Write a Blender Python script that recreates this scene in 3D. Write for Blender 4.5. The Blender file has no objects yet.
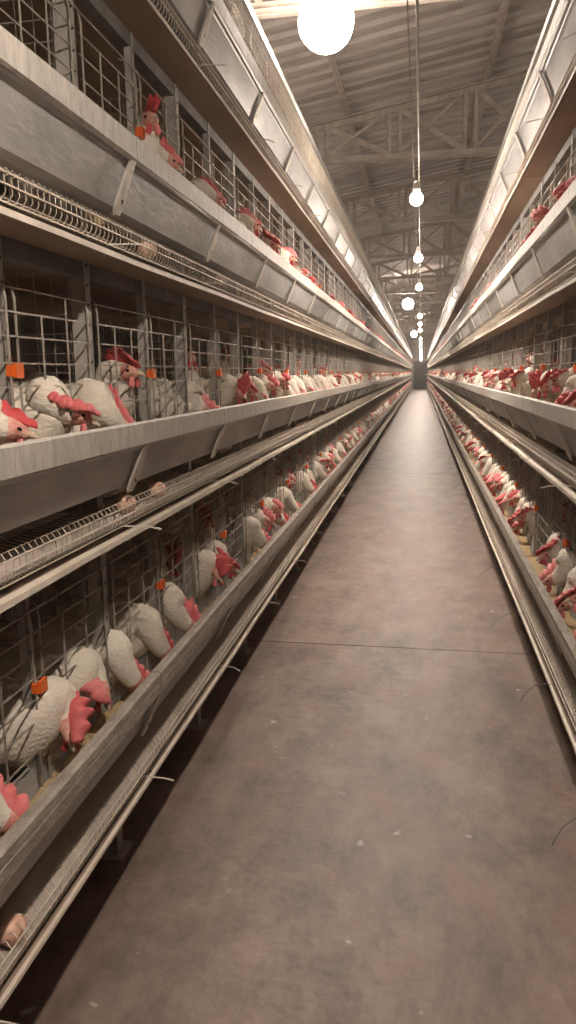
import bpy, math, random
from math import sin, cos, pi, radians, sqrt
from mathutils import Vector, Matrix

# ------------------------------------------------------------------ scene, camera, world, exposure
scene = bpy.context.scene
COL = scene.collection
rnd = random.Random(7)

CAM_H = 1.22                       # camera height above the floor
F_PX = 750.0                       # focal length in pixels of the 576 x 1024 frame
# camera axes expressed in world axes (right, up, forward)
AX = ((0.98504, -0.01872, -0.17132), (0.17187, 0.18052, 0.96844), (-0.0128, 0.98339, -0.18103))
right = Vector((AX[0][0], AX[1][0], AX[2][0])); up = Vector((AX[0][1], AX[1][1], AX[2][1])); fwd = Vector((AX[0][2], AX[1][2], AX[2][2]))
cam_data = bpy.data.cameras.new('camera'); cam = bpy.data.objects.new('camera', cam_data); COL.objects.link(cam)
cam_data.sensor_fit = 'VERTICAL'; cam_data.sensor_height = 36.0; cam_data.lens = 36.0 * F_PX / 1024.0
cam_data.clip_start = 0.03; cam_data.clip_end = 200
cam.matrix_world = Matrix(((right.x, up.x, -fwd.x, 0), (right.y, up.y, -fwd.y, 0), (right.z, up.z, -fwd.z, CAM_H), (0, 0, 0, 1)))
scene.camera = cam

world = bpy.data.worlds.new('world'); scene.world = world; world.use_nodes = True
world.node_tree.nodes['Background'].inputs[0].default_value = (0.9, 0.8, 0.7, 1)
world.node_tree.nodes['Background'].inputs[1].default_value = 0.01
vs = scene.view_settings
vs.view_transform = 'Standard'; vs.look = 'None'; vs.gamma = 1.0; vs.use_curve_mapping = False
vs.exposure = 0.27
LAMP_COLOR = (1.0, 0.86, 0.735)
SMALL_LAMP = 2650.0                # emission of the small bulbs
BIG_LAMP = 150.0                   # emission of the big globes

# ------------------------------------------------------------------ materials
MATS = {}
def mat(name, base, rough=0.7, metal=0.0, noise=0.0, nscale=8.0, alt=None, bump=0.0, bscale=60.0, stretch=(1, 1, 1), randomize=None, spec=0.5, sss=0.0, detail=6.0, ramp=(0.35, 0.65), coat=0.0):
    m = bpy.data.materials.new(name); m.use_nodes = True; nt = m.node_tree; N = nt.nodes; L = nt.links
    b = N['Principled BSDF']; b.inputs['Roughness'].default_value = rough; b.inputs['Metallic'].default_value = metal
    b.inputs['Specular IOR Level'].default_value = spec
    b.inputs['Base Color'].default_value = (*base, 1)
    if sss: b.inputs['Subsurface Weight'].default_value = sss; b.inputs['Subsurface Radius'].default_value = (0.01, 0.004, 0.003)
    tc = N.new('ShaderNodeTexCoord'); mp = N.new('ShaderNodeMapping'); mp.inputs['Scale'].default_value = stretch
    L.new(tc.outputs['Object'], mp.inputs['Vector'])
    col = None
    if alt is not None:
        nz = N.new('ShaderNodeTexNoise'); nz.inputs['Scale'].default_value = nscale; nz.inputs['Detail'].default_value = detail; nz.inputs['Roughness'].default_value = 0.65
        L.new(mp.outputs['Vector'], nz.inputs['Vector'])
        cr = N.new('ShaderNodeValToRGB'); cr.color_ramp.elements[0].position = ramp[0]; cr.color_ramp.elements[1].position = ramp[1]
        cr.color_ramp.elements[0].color = (*base, 1); cr.color_ramp.elements[1].color = (*alt, 1)
        L.new(nz.outputs['Fac'], cr.inputs['Fac']); col = cr.outputs['Color']
    if randomize is not None:
        oi = N.new('ShaderNodeObjectInfo'); mx = N.new('ShaderNodeMix'); mx.data_type = 'RGBA'
        L.new(oi.outputs['Random'], mx.inputs['Factor'])
        if col is None: mx.inputs[6].default_value = (*base, 1)
        else: L.new(col, mx.inputs[6])
        mx.inputs[7].default_value = (*randomize, 1); col = mx.outputs[2]
    if col is not None: L.new(col, b.inputs['Base Color'])
    if bump:
        n2 = N.new('ShaderNodeTexNoise'); n2.inputs['Scale'].default_value = bscale; n2.inputs['Detail'].default_value = 4
        L.new(mp.outputs['Vector'], n2.inputs['Vector'])
        bp = N.new('ShaderNodeBump'); bp.inputs['Strength'].default_value = bump; bp.inputs['Distance'].default_value = 0.01
        L.new(n2.outputs['Fac'], bp.inputs['Height']); L.new(bp.outputs['Normal'], b.inputs['Normal'])
    MATS[name] = m
    return m

mat('galvanised', (0.30, 0.30, 0.295), 0.45, 0.35, alt=(0.47, 0.46, 0.445), nscale=5, bump=0.15, bscale=40, stretch=(1, 0.6, 2))
mat('lip', (0.33, 0.30, 0.265), 0.6, 0.1, alt=(0.56, 0.52, 0.46), nscale=14, bump=0.3, bscale=60, stretch=(3, 3, 1.2), detail=10, ramp=(0.3, 0.7))
mat('lip_worn', (0.22, 0.19, 0.16), 0.7, 0.0, alt=(0.44, 0.39, 0.33), nscale=14, bump=0.4, bscale=60, stretch=(3, 1.2, 3), detail=10, ramp=(0.3, 0.7))
mat('bracket', (0.46, 0.42, 0.37), 0.55, 0.3, alt=(0.66, 0.61, 0.55), nscale=20, bump=0.2)
mat('wire', (0.30, 0.27, 0.235), 0.5, 0.3, alt=(0.52, 0.47, 0.41), nscale=15)
mat('tray_wire', (0.60, 0.53, 0.44), 0.6, 0.1, alt=(0.78, 0.70, 0.60), nscale=12)
mat('egg_belt', (0.42, 0.35, 0.30), 0.9, alt=(0.58, 0.50, 0.44), nscale=10, bump=0.2, stretch=(1, .3, 1))
mat('deck', (0.26, 0.19, 0.14), 0.75, alt=(0.38, 0.29, 0.22), nscale=4, bump=0.1, stretch=(1, .25, 1))
mat('manure_belt', (0.26, 0.18, 0.115), 0.8, alt=(0.40, 0.29, 0.19), nscale=3, bump=0.2, stretch=(1, .5, 1))
mat('post', (0.32, 0.30, 0.275), 0.55, 0.2, alt=(0.50, 0.47, 0.43), nscale=14, bump=0.2)
mat('hole', (0.02, 0.02, 0.02), 0.9)
mat('rail', (0.12, 0.115, 0.11), 0.6, 0.2, alt=(0.22, 0.205, 0.19), nscale=12, bump=0.2)
mat('back_sheet', (0.20, 0.19, 0.18), 0.6, 0.1, alt=(0.32, 0.305, 0.285), nscale=6)
mat('clip', (0.85, 0.17, 0.025), 0.5, randomize=(0.70, 0.12, 0.02))
mat('feather', (0.88, 0.81, 0.71), 0.85, alt=(0.70, 0.59, 0.47), nscale=16, bump=0.5, bscale=85, stretch=(.55, 1.6, 1.6), spec=0.2, randomize=(0.74, 0.67, 0.56), ramp=(0.45, 0.75))
mat('comb', (0.74, 0.17, 0.17), 0.6, alt=(0.88, 0.36, 0.36), nscale=25, bump=0.2, bscale=120, randomize=(0.56, 0.06, 0.065), sss=0.1)
mat('face', (0.62, 0.20, 0.16), 0.7, alt=(0.80, 0.50, 0.40), nscale=50, bump=0.3, bscale=150)
mat('beak', (0.66, 0.52, 0.38), 0.45)
mat('eye', (0.03, 0.015, 0.008), 0.15)
mat('shank', (0.70, 0.50, 0.26), 0.6)
mat('egg', (0.80, 0.48, 0.35), 0.45, alt=(0.84, 0.56, 0.43), nscale=30)
mat('feed', (0.55, 0.39, 0.20), 0.95, alt=(0.36, 0.26, 0.15), nscale=60, bump=0.7, bscale=160)
mat('truss', (0.24, 0.195, 0.16), 0.7, 0.1, alt=(0.36, 0.31, 0.265), nscale=9, bump=0.15)
mat('roof_sheet', (0.27, 0.23, 0.205), 0.7, 0.0, alt=(0.42, 0.375, 0.34), nscale=2.2, stretch=(.5, 2, 1))
mat('purlin', (0.30, 0.24, 0.20), 0.7, 0.1, alt=(0.42, 0.36, 0.31), nscale=9)
mat('wall', (0.30, 0.26, 0.23), 0.9, alt=(0.38, 0.34, 0.30), nscale=2)
mat('door', (0.03, 0.03, 0.035), 0.7)
mat('socket', (0.6, 0.58, 0.54), 0.4)
mat('cable', (0.42, 0.38, 0.33), 0.6)
mat('cord', (0.03, 0.03, 0.03), 0.6)
mat('rod', (0.75, 0.69, 0.60), 0.6)

def emit(name, strength, z_top, low):
    m = bpy.data.materials.new(name); m.use_nodes = True; nt = m.node_tree
    b = nt.nodes['Principled BSDF']; b.inputs['Base Color'].default_value = (0.9, 0.88, 0.85, 1)
    b.inputs['Emission Color'].default_value = (*LAMP_COLOR, 1)
    # the light board sits in the neck and shines down: the diffuser glows most at its lower end
    g = nt.nodes.new('ShaderNodeNewGeometry'); sx = nt.nodes.new('ShaderNodeSeparateXYZ'); mr = nt.nodes.new('ShaderNodeMapRange')
    mr.interpolation_type = 'SMOOTHSTEP'
    mr.inputs[1].default_value = z_top; mr.inputs[2].default_value = -1.0; mr.inputs[3].default_value = strength * low; mr.inputs[4].default_value = strength
    nt.links.new(g.outputs['Normal'], sx.inputs[0]); nt.links.new(sx.outputs['Z'], mr.inputs[0]); nt.links.new(mr.outputs[0], b.inputs['Emission Strength'])
    MATS[name] = m
emit('bulb_fill', 1000.0, 1.0, 0.8); emit('bulb_small', SMALL_LAMP, 0.0, 0.02); emit('bulb_big', BIG_LAMP, 1.0, 0.6)

def floor_material():
    m = bpy.data.materials.new('concrete'); m.use_nodes = True; nt = m.node_tree; N = nt.nodes; L = nt.links; b = N['Principled BSDF']
    g = N.new('ShaderNodeNewGeometry')
    mp = N.new('ShaderNodeMapping'); mp.inputs['Scale'].default_value = (2.0, 1.1, 1); L.new(g.outputs['Position'], mp.inputs['Vector'])
    n1 = N.new('ShaderNodeTexNoise'); n1.inputs['Scale'].default_value = 2.4; n1.inputs['Detail'].default_value = 12; n1.inputs['Roughness'].default_value = 0.74
    L.new(mp.outputs['Vector'], n1.inputs['Vector'])
    c1 = N.new('ShaderNodeValToRGB'); e = c1.color_ramp.elements; e[0].position = 0.33; e[1].position = 0.68
    e[0].color = (0.100, 0.069, 0.056, 1); e[1].color = (0.335, 0.250, 0.205, 1)
    L.new(n1.outputs['Fac'], c1.inputs['Fac'])
    # worn reddish patches
    n2 = N.new('ShaderNodeTexNoise'); n2.inputs['Scale'].default_value = 3.1; n2.inputs['Detail'].default_value = 5; L.new(mp.outputs['Vector'], n2.inputs['Vector'])
    r2 = N.new('ShaderNodeMapRange'); r2.inputs[1].default_value = 0.52; r2.inputs[2].default_value = 0.72; r2.inputs[4].default_value = 0.6; L.new(n2.outputs['Fac'], r2.inputs[0])
    m2 = N.new('ShaderNodeMix'); m2.data_type = 'RGBA'; L.new(r2.outputs[0], m2.inputs['Factor']); L.new(c1.outputs['Color'], m2.inputs[6]); m2.inputs[7].default_value = (0.26, 0.150, 0.120, 1)
    # small pale droppings and specks
    n3 = N.new('ShaderNodeTexNoise'); n3.inputs['Scale'].default_value = 17; n3.inputs['Detail'].default_value = 3; L.new(g.outputs['Position'], n3.inputs['Vector'])
    r3 = N.new('ShaderNodeMapRange'); r3.inputs[1].default_value = 0.69; r3.inputs[2].default_value = 0.75; r3.inputs[4].default_value = 0.55; L.new(n3.outputs['Fac'], r3.inputs[0])
    m3 = N.new('ShaderNodeMix'); m3.data_type = 'RGBA'; L.new(r3.outputs[0], m3.inputs['Factor']); L.new(m2.outputs[2], m3.inputs[6]); m3.inputs[7].default_value = (0.66, 0.60, 0.54, 1)
    L.new(m3.outputs[2], b.inputs['Base Color'])
    n4 = N.new('ShaderNodeTexNoise'); n4.inputs['Scale'].default_value = 22; n4.inputs['Detail'].default_value = 8; L.new(g.outputs['Position'], n4.inputs['Vector'])
    bp = N.new('ShaderNodeBump'); bp.inputs['Strength'].default_value = 0.4; bp.inputs['Distance'].default_value = 0.01; L.new(n4.outputs['Fac'], bp.inputs['Height']); L.new(bp.outputs['Normal'], b.inputs['Normal'])
    rr = N.new('ShaderNodeMapRange'); rr.inputs[3].default_value = 0.42; rr.inputs[4].default_value = 0.62; L.new(n1.outputs['Fac'], rr.inputs[0]); L.new(rr.outputs[0], b.inputs['Roughness'])
    MATS['concrete'] = m
floor_material()

# ------------------------------------------------------------------ mesh helpers
class MB:
    def __init__(s): s.v = []; s.f = []; s.m = []; s.smooth = []
    def add(s, vs, fs, mi=0, smooth=False):
        o = len(s.v); s.v += [tuple(p) for p in vs]
        for f in fs: s.f.append(tuple(i + o for i in f)); s.m.append(mi); s.smooth.append(smooth)
    def box(s, a, b, mi=0):
        x0, y0, z0 = (min(a[i], b[i]) for i in range(3)); x1, y1, z1 = (max(a[i], b[i]) for i in range(3))
        s.add([(x0, y0, z0), (x1, y0, z0), (x1, y1, z0), (x0, y1, z0), (x0, y0, z1), (x1, y0, z1), (x1, y1, z1), (x0, y1, z1)],
              [(3, 2, 1, 0), (4, 5, 6, 7), (0, 1, 5, 4), (1, 2, 6, 5), (2, 3, 7, 6), (3, 0, 4, 7)], mi)
        return s
    def tube(s, pts, r, n=4, mi=0, caps=True, smooth=False):
        P = [Vector(p) for p in pts]; R = r if isinstance(r, (list, tuple)) else [r] * len(P)
        vs = []; ref = None
        for i, p in enumerate(P):
            t = (P[min(i + 1, len(P) - 1)] - P[max(i - 1, 0)]).normalized()
            if ref is None:
                ref = Vector((0, 0, 1)) if abs(t.z) < 0.9 else Vector((1, 0, 0))
            a = (ref - t * ref.dot(t)).normalized(); ref = a; bb = t.cross(a)
            for k in range(n):
                an = 2 * pi * (k + 0.5) / n
                vs.append(p + a * (cos(an) * R[i]) + bb * (sin(an) * R[i]))
        fs = []
        for i in range(len(P) - 1):
            for k in range(n):
                fs.append((i * n + k, i * n + (k + 1) % n, (i + 1) * n + (k + 1) % n, (i + 1) * n + k))
        if caps: fs.append(tuple(range(n - 1, -1, -1))); fs.append(tuple((len(P) - 1) * n + k for k in range(n)))
        s.add(vs, fs, mi, smooth); return s
    def bar(s, a, b, w, h, upv=(0, 0, 1), mi=0):
        a = Vector(a); b = Vector(b); t = (b - a).normalized(); u = Vector(upv); u = (u - t * u.dot(t)).normalized(); q = t.cross(u)
        vs = []
        for p in (a, b):
            for i, j in ((-1, -1), (1, -1), (1, 1), (-1, 1)): vs.append(p + q * (i * w / 2) + u * (j * h / 2))
        s.add(vs, [(3, 2, 1, 0), (4, 5, 6, 7), (0, 1, 5, 4), (1, 2, 6, 5), (2, 3, 7, 6), (3, 0, 4, 7)], mi); return s
    def sheet(s, prof, y0, y1, t, mi=0, ny=1, wob=0.0, R=None):
        """a bent sheet of thickness t: the open profile [(x, z), ...] drawn out along y"""
        n = len(prof); out = []
        for i, p in enumerate(prof):
            a = Vector(prof[max(i - 1, 0)]); b = Vector(prof[min(i + 1, n - 1)]); d = (b - a).normalized()
            out.append((p[0] - d.y * t, p[1] + d.x * t))
        ring = list(prof) + out[::-1]; m = len(ring); vs = []; fs = []
        for j in range(ny + 1):
            y = y0 + (y1 - y0) * j / ny; dx = dz = 0
            if wob and R and 0 < j < ny: dx = R.uniform(-wob, wob); dz = R.uniform(-wob, wob)
            for (x, z) in ring: vs.append((x + dx, y, z + dz))
        for j in range(ny):
            for k in range(m):
                fs.append((j * m + k, (j + 1) * m + k, (j + 1) * m + (k + 1) % m, j * m + (k + 1) % m))
        # end caps as strips
        for base in (0, ny * m):
            for k in range(n - 1):
                q = (base + k, base + k + 1, base + m - 2 - k, base + m - 1 - k)
                fs.append(q if base == 0 else q[::-1])
        s.add(vs, fs, mi); return s
    def mesh(s, name, mats):
        me = bpy.data.meshes.new(name); me.from_pydata(s.v, [], s.f)
        for m in mats: me.materials.append(MATS[m])
        if len(mats) > 1: me.polygons.foreach_set('material_index', s.m)
        me.polygons.foreach_set('use_smooth', s.smooth)
        me.update(); return me

def obj(name, mesh, parent=None, loc=(0, 0, 0), rotz=0.0):
    o = bpy.data.objects.new(name, mesh); COL.objects.link(o); o.location = loc
    if rotz: o.rotation_euler = (0, 0, rotz)
    if parent is not None: o.parent = parent
    return o
def tag(o, label, cat=None, group=None, kind=None):
    o['label'] = label
    if cat: o['category'] = cat
    if group: o['group'] = group
    if kind: o['kind'] = kind
    return o
def struct(name, mesh, label, cat):
    o = obj(name, mesh); return tag(o, label, cat, kind='structure')
ORD = ['first', 'second', 'third', 'fourth', 'fifth', 'sixth', 'seventh', 'eighth', 'ninth', 'tenth', 'eleventh', 'twelfth', 'thirteenth', 'fourteenth', 'fifteenth', 'sixteenth',
       'seventeenth', 'eighteenth', 'nineteenth', 'twentieth']

# ------------------------------------------------------------------ dimensions
XL, XR = -0.62, 0.403                      # trough lips of the left and right rows
PITCH_Z = 0.6145; LIPZ = [CAM_H - 0.7195 + PITCH_Z * t for t in range(4)]
PY = 0.722; POST0 = 1.66                   # cage width, one post position
K0, K1 = -3, 74                            # cages along a row
Y0, Y1 = POST0 + PY * K0, POST0 + PY * K1  # row ends
YEND = Y1 + 2.0; YBACK = -3.5
WALL_L, WALL_R, RIDGE = -3.1, 5.2, 2.2
ROOF0, SLOPE = CAM_H + 2.99, 0.17
def roof_z(x): return ROOF0 + SLOPE * x if x <= RIDGE else ROOF0 + SLOPE * (2 * RIDGE - x)
SIDES = (('left', -1, XL), ('right', 1, XR)); TIERS = ('bottom', 'middle', 'upper', 'top')

# ------------------------------------------------------------------ the setting
b = MB().box((WALL_L, YBACK, -0.12), (WALL_R, YEND, -0.012))
floor = struct('floor', b.mesh('floor', ['concrete']), 'bare brown-grey concrete floor of the long aisle', 'floor')
joint = 3.25; y = joint - 6.0
ys = [YBACK]
while y < YEND:
    if y > YBACK + 0.1: ys.append(y)
    y += 6.0
ys.append(YEND)
for i in range(len(ys) - 1):
    b = MB().box((WALL_L, ys[i] + (0.004 if i else 0), -0.012), (WALL_R, ys[i + 1] - 0.004, 0.0)); obj('slab', b.mesh('slab', ['concrete']), floor)
def wall(name, a, bb, label):
    return struct(name, MB().box(a, bb).mesh(name, ['wall']), label, 'wall')
wall('wall_left', (WALL_L - 0.2, YBACK, -0.1), (WALL_L, YEND, roof_z(WALL_L) + 0.15), 'dim side wall behind the left row of cages')
wall('wall_right', (WALL_R, YBACK, -0.1), (WALL_R + 0.2, YEND, roof_z(WALL_R) + 0.15), 'dim side wall behind the right row of cages')
wall('wall_end', (WALL_L, YEND, -0.1), (WALL_R, YEND + 0.2, 5.0), 'far end wall of the hen house')
wall('wall_back', (WALL_L, YBACK - 0.2, -0.1), (WALL_R, YBACK, 5.0), 'wall behind the camera')
d = struct('door_1', MB().box((-0.52, YEND - 0.06, 0.0), (0.48, YEND - 0.002, 2.0)).mesh('door', ['door']), 'dark closed door at the far end of the aisle', 'door')
obj('door_frame', MB().box((-0.6, YEND - 0.09, 0), (-0.52, YEND - 0.002, 2.08)).box((0.48, YEND - 0.09, 0), (0.56, YEND - 0.002, 2.08)).box((-0.52, YEND - 0.09, 2.0), (0.48, YEND - 0.002, 2.08)).mesh('door_frame', ['rail']), d)
obj('door_handle', MB().tube([(0.36, YEND - 0.1, 0.95), (0.36, YEND - 0.1, 1.1)], 0.012, 6).mesh('door_handle', ['socket']), d)

# ribbed roof sheeting: trapezoid ribs running up the slope
def roof_mesh():
    b = MB(); prof = []; y = YBACK; p = 0.235
    while y < YEND:
        prof += [(y, 0), (y + 0.13, 0), (y + 0.155, 0.035), (y + 0.21, 0.035)]; y += p
    prof.append((YEND, 0))
    xs = [WALL_L - 0.3, RIDGE, WALL_R + 0.3]; vs = []
    for x in xs:
        for (yy, dz) in prof: vs.append((x, yy, roof_z(x) + dz))
    n = len(prof); fs = []
    for i in range(2):
        for k in range(n - 1): fs.append((i * n + k, i * n + k + 1, (i + 1) * n + k + 1, (i + 1) * n + k))
    b.add(vs, fs)
    vs2 = [(x, yy, z + 0.05) for (x, yy, z) in vs]; b.add(vs2, [f[::-1] for f in fs])
    return b.mesh('ceiling', ['roof_sheet'])
ceiling = struct('ceiling', roof_mesh(), 'pale ribbed metal roof sheeting over the aisle', 'ceiling')
for x in (-2.3, -0.84, 0.64, 2.1, 3.5, 4.8):
    z = roof_z(x); b = MB()
    b.box((x - 0.03, YBACK, z - 0.075), (x + 0.03, YEND, z - 0.065)).box((x - 0.03, YBACK, z - 0.065), (x - 0.02, YEND, z - 0.006)).box((x - 0.03, YBACK, z - 0.085), (x + 0.0, YEND, z - 0.075))
    obj('purlin', b.mesh('purlin', ['purlin']), ceiling)

# steel roof trusses
ZB = CAM_H + 2.30
def build_truss():
    r = bpy.data.objects.new('roof_truss', None); COL.objects.link(r)
    def top(x): return roof_z(x) - 0.13
    for dy in (-0.035, 0.035):
        b = MB(); b.box((WALL_L + 0.02, dy - 0.025, ZB - 0.035), (WALL_R - 0.02, dy + 0.025, ZB - 0.025)); b.box((WALL_L + 0.02, dy - 0.005 + (0.02 if dy < 0 else -0.02), ZB - 0.025), (WALL_R - 0.02, dy + 0.005 + (0.02 if dy < 0 else -0.02), ZB + 0.03))
        obj('bottom_chord', b.mesh('bottom_chord', ['truss']), r)
    for xa, xb in ((WALL_L + 0.02, RIDGE), (RIDGE, WALL_R - 0.02)):
        b = MB().bar((xa, 0, top(xa)), (xb, 0, top(xb)), 0.11, 0.012).bar((xa, 0.0, top(xa) - 0.035), (xb, 0.0, top(xb) - 0.035), 0.03, 0.06)
        obj('top_chord', b.mesh('top_chord', ['truss']), r)
    xs = []; x = -2.7
    while x < WALL_R - 0.4: xs.append(x); x += 0.79
    for x in xs:
        for dx in (-0.055, 0.055):
            obj('strut', MB().box((x + dx - 0.022, -0.03, ZB + 0.03), (x + dx + 0.022, -0.018, top(x + dx) - 0.01)).box((x + dx - 0.022, -0.03, ZB + 0.03), (x + dx - 0.012, 0.025, top(x + dx) - 0.01)).mesh('strut', ['truss']), r)
    for i in range(len(xs) - 1):
        a, c = xs[i] + 0.08, xs[i + 1] - 0.08
        obj('brace', MB().bar((a, 0.01, top(a) - 0.06), (c, 0.01, ZB + 0.04), 0.012, 0.055).bar((a, 0.03, top(a) - 0.06), (c, 0.03, ZB + 0.04), 0.03, 0.01).mesh('brace', ['truss']), r)
        obj('brace', MB().bar((a, -0.05, ZB + 0.04), (c, -0.05, top(c) - 0.06), 0.012, 0.028).mesh('brace', ['truss']), r)
    return r
truss0 = build_truss(); TY = 5.2; i = 0; y = TY - 2 * 3.55
far_of = 0
while y < YEND - 0.5:
    if i == 0: t = truss0
    else:
        t = truss0.copy(); COL.objects.link(t)
        for c in list(truss0.children):
            q = c.copy(); COL.objects.link(q); q.parent = t
    t.location = (0, y, 0)
    n = i - 2
    if n < 0: lab = ['brown steel roof truss above and behind the camera', 'brown steel roof truss just overhead, above the top edge of the picture'][n + 2]
    elif n == 0: lab = 'brown steel roof truss crossing the very top edge of the picture'
    elif n < 5: lab = f'brown steel roof truss with crossed braces, {ORD[n]} from the camera'
    else: lab = 'hazy brown steel roof truss among the distant ones'
    tag(t, lab, 'roof truss', 'roof trusses over the aisle')
    y += 3.55; i += 1

# ------------------------------------------------------------------ cage rows: continuous troughs, egg trays, decks
def root(name, loc):
    r = bpy.data.objects.new(name, None); COL.objects.link(r); r.location = loc; return r
def flip(s, pts): return [(s * x, z) for (x, z) in pts]

def trough_sheet(s):
    # profile from the aisle-side lip, down the front plate, over the floor, up the back (x = distance away from the aisle)
    return [(0.020, -0.002), (0.004, 0.0), (0.0, -0.006), (0.0, -0.050), (0.004, -0.055), (0.012, -0.056), (0.016, -0.060), (0.052, -0.145), (0.075, -0.152), (0.112, -0.150), (0.135, -0.085), (0.140, -0.060), (0.152, -0.060)]

def bracket_mesh(s):
    # flared metal strap under the lip, standing proud of the front plate, with a bolt hole
    b = MB(); n = 9; rows = []
    for i in range(n):
        u = i / (n - 1); z = -0.053 - 0.108 * u; x = -0.002 + 0.046 * u
        w = (0.012 + 0.006 * sin(pi * u) + 0.014 * u ** 2.2) * (1.0 if u < 0.85 else (0.85 if i == n - 2 else 0.45))
        rows.append((x, z, w))
    vs = []
    for (x, z, w) in rows: vs += [(s * x, -w - 0.012 * (z + 0.1) * 5, z), (s * x, w * 0.8 - 0.012 * (z + 0.1) * 5, z), (s * (x + 0.008), w * 0.8 - 0.012 * (z + 0.1) * 5, z - 0.003), (s * (x + 0.008), -w - 0.012 * (z + 0.1) * 5, z - 0.003)]
    fs = []
    for i in range(n - 1):
        for k in range(4):
            fs.append((i * 4 + k, i * 4 + (k + 1) % 4, i * 4 + 4 + (k + 1) % 4, i * 4 + 4 + k))
    fs += [(0, 1, 2, 3), tuple((n - 1) * 4 + k for k in (3, 2, 1, 0))]
    b.add(vs, fs)
    x, z, w = rows[6]
    ring = [(s * (x - 0.0015), 0.005 * cos(a * pi / 4), z + 0.005 * sin(a * pi / 4)) for a in range(8)]
    b.add(ring, [tuple(range(8)), tuple(range(7, -1, -1))], 1)
    return b.mesh('bracket', ['bracket', 'hole'])

def trough(side, s, X, t):
    r = root('feed_trough', (X, 0, LIPZ[t]))
    tag(r, f'long galvanised feed trough along the {side} row, {TIERS[t]} tier', 'feed trough', 'feed troughs of the cage rows')
    prof = flip(s, trough_sheet(s))
    if s < 0: prof = prof[::-1]
    seg = PY * 3; n = int(math.ceil((Y1 - Y0) / seg)); R = random.Random(t * 10 + s)
    for i in range(n):
        ya = Y0 + i * seg; yb = min(Y1, ya + seg); dz = R.uniform(-0.0022, 0.0022)
        m = MB().sheet([(x, z + dz) for x, z in prof], ya + 0.001, yb + 0.012, 0.0018, ny=6, wob=0.0010, R=R)
        obj('trough_section', m.mesh('trough_section', ['galvanised']), r)
    # pale worn rim wrapped over the lip
    for i in range(n):
        ya = Y0 + i * seg; yb = min(Y1, ya + seg)
        fold = [(-0.0034, -0.018), (-0.0016, -0.021), (-0.0036, -0.024)] if t == 0 else []
        rim = flip(s, [(0.022, 0.001), (0.003, 0.0035), (-0.0030, -0.001)] + fold + [(-0.0036, -0.0475), (0.002, -0.052)])
        if s < 0: rim = rim[::-1]
        m = MB().sheet(rim, ya + 0.004, yb - 0.001, 0.0022, ny=6, wob=0.0012, R=R)
        obj('rim', m.mesh('rim', ['lip' if t else 'lip_worn']), r)
    bm = bracket_mesh(s)
    for k in range(K0, K1): obj('bracket', bm, r, (0, POST0 + PY * k - 0.01 + R.uniform(-0.006, 0.006), 0))
    # mash lying in the trough, heaped unevenly
    if t < 3:
        b = MB(); vs = []; fs = []; y = Y0; j = 0
        while y < Y1:
            step = 0.05 if y < 14 else 0.5
            h = -0.104 + 0.018 * sin(y * 5.1 + t) * sin(y * 1.7 + s) + R.uniform(-0.006, 0.010)
            hump = R.uniform(0, 0.02)
            vs += [(s * 0.0455, y, h - 0.004 + hump), (s * 0.080, y, h + R.uniform(-0.006, 0.006)), (s * 0.103, y, h - 0.006), (s * 0.126, y, h - 0.004)]
            if j: fs += [((j - 1) * 4 + k, (j - 1) * 4 + k + 1, j * 4 + k + 1, j * 4 + k) for k in range(3)]
            j += 1; y += step
        if s < 0: fs = [f[::-1] for f in fs]
        b.add(vs, fs, 0, True)
        o = obj('feed', b.mesh('feed', ['feed']), r); o['kind'] = 'stuff'; o['label'] = 'yellowish ground feed mash'

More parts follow.
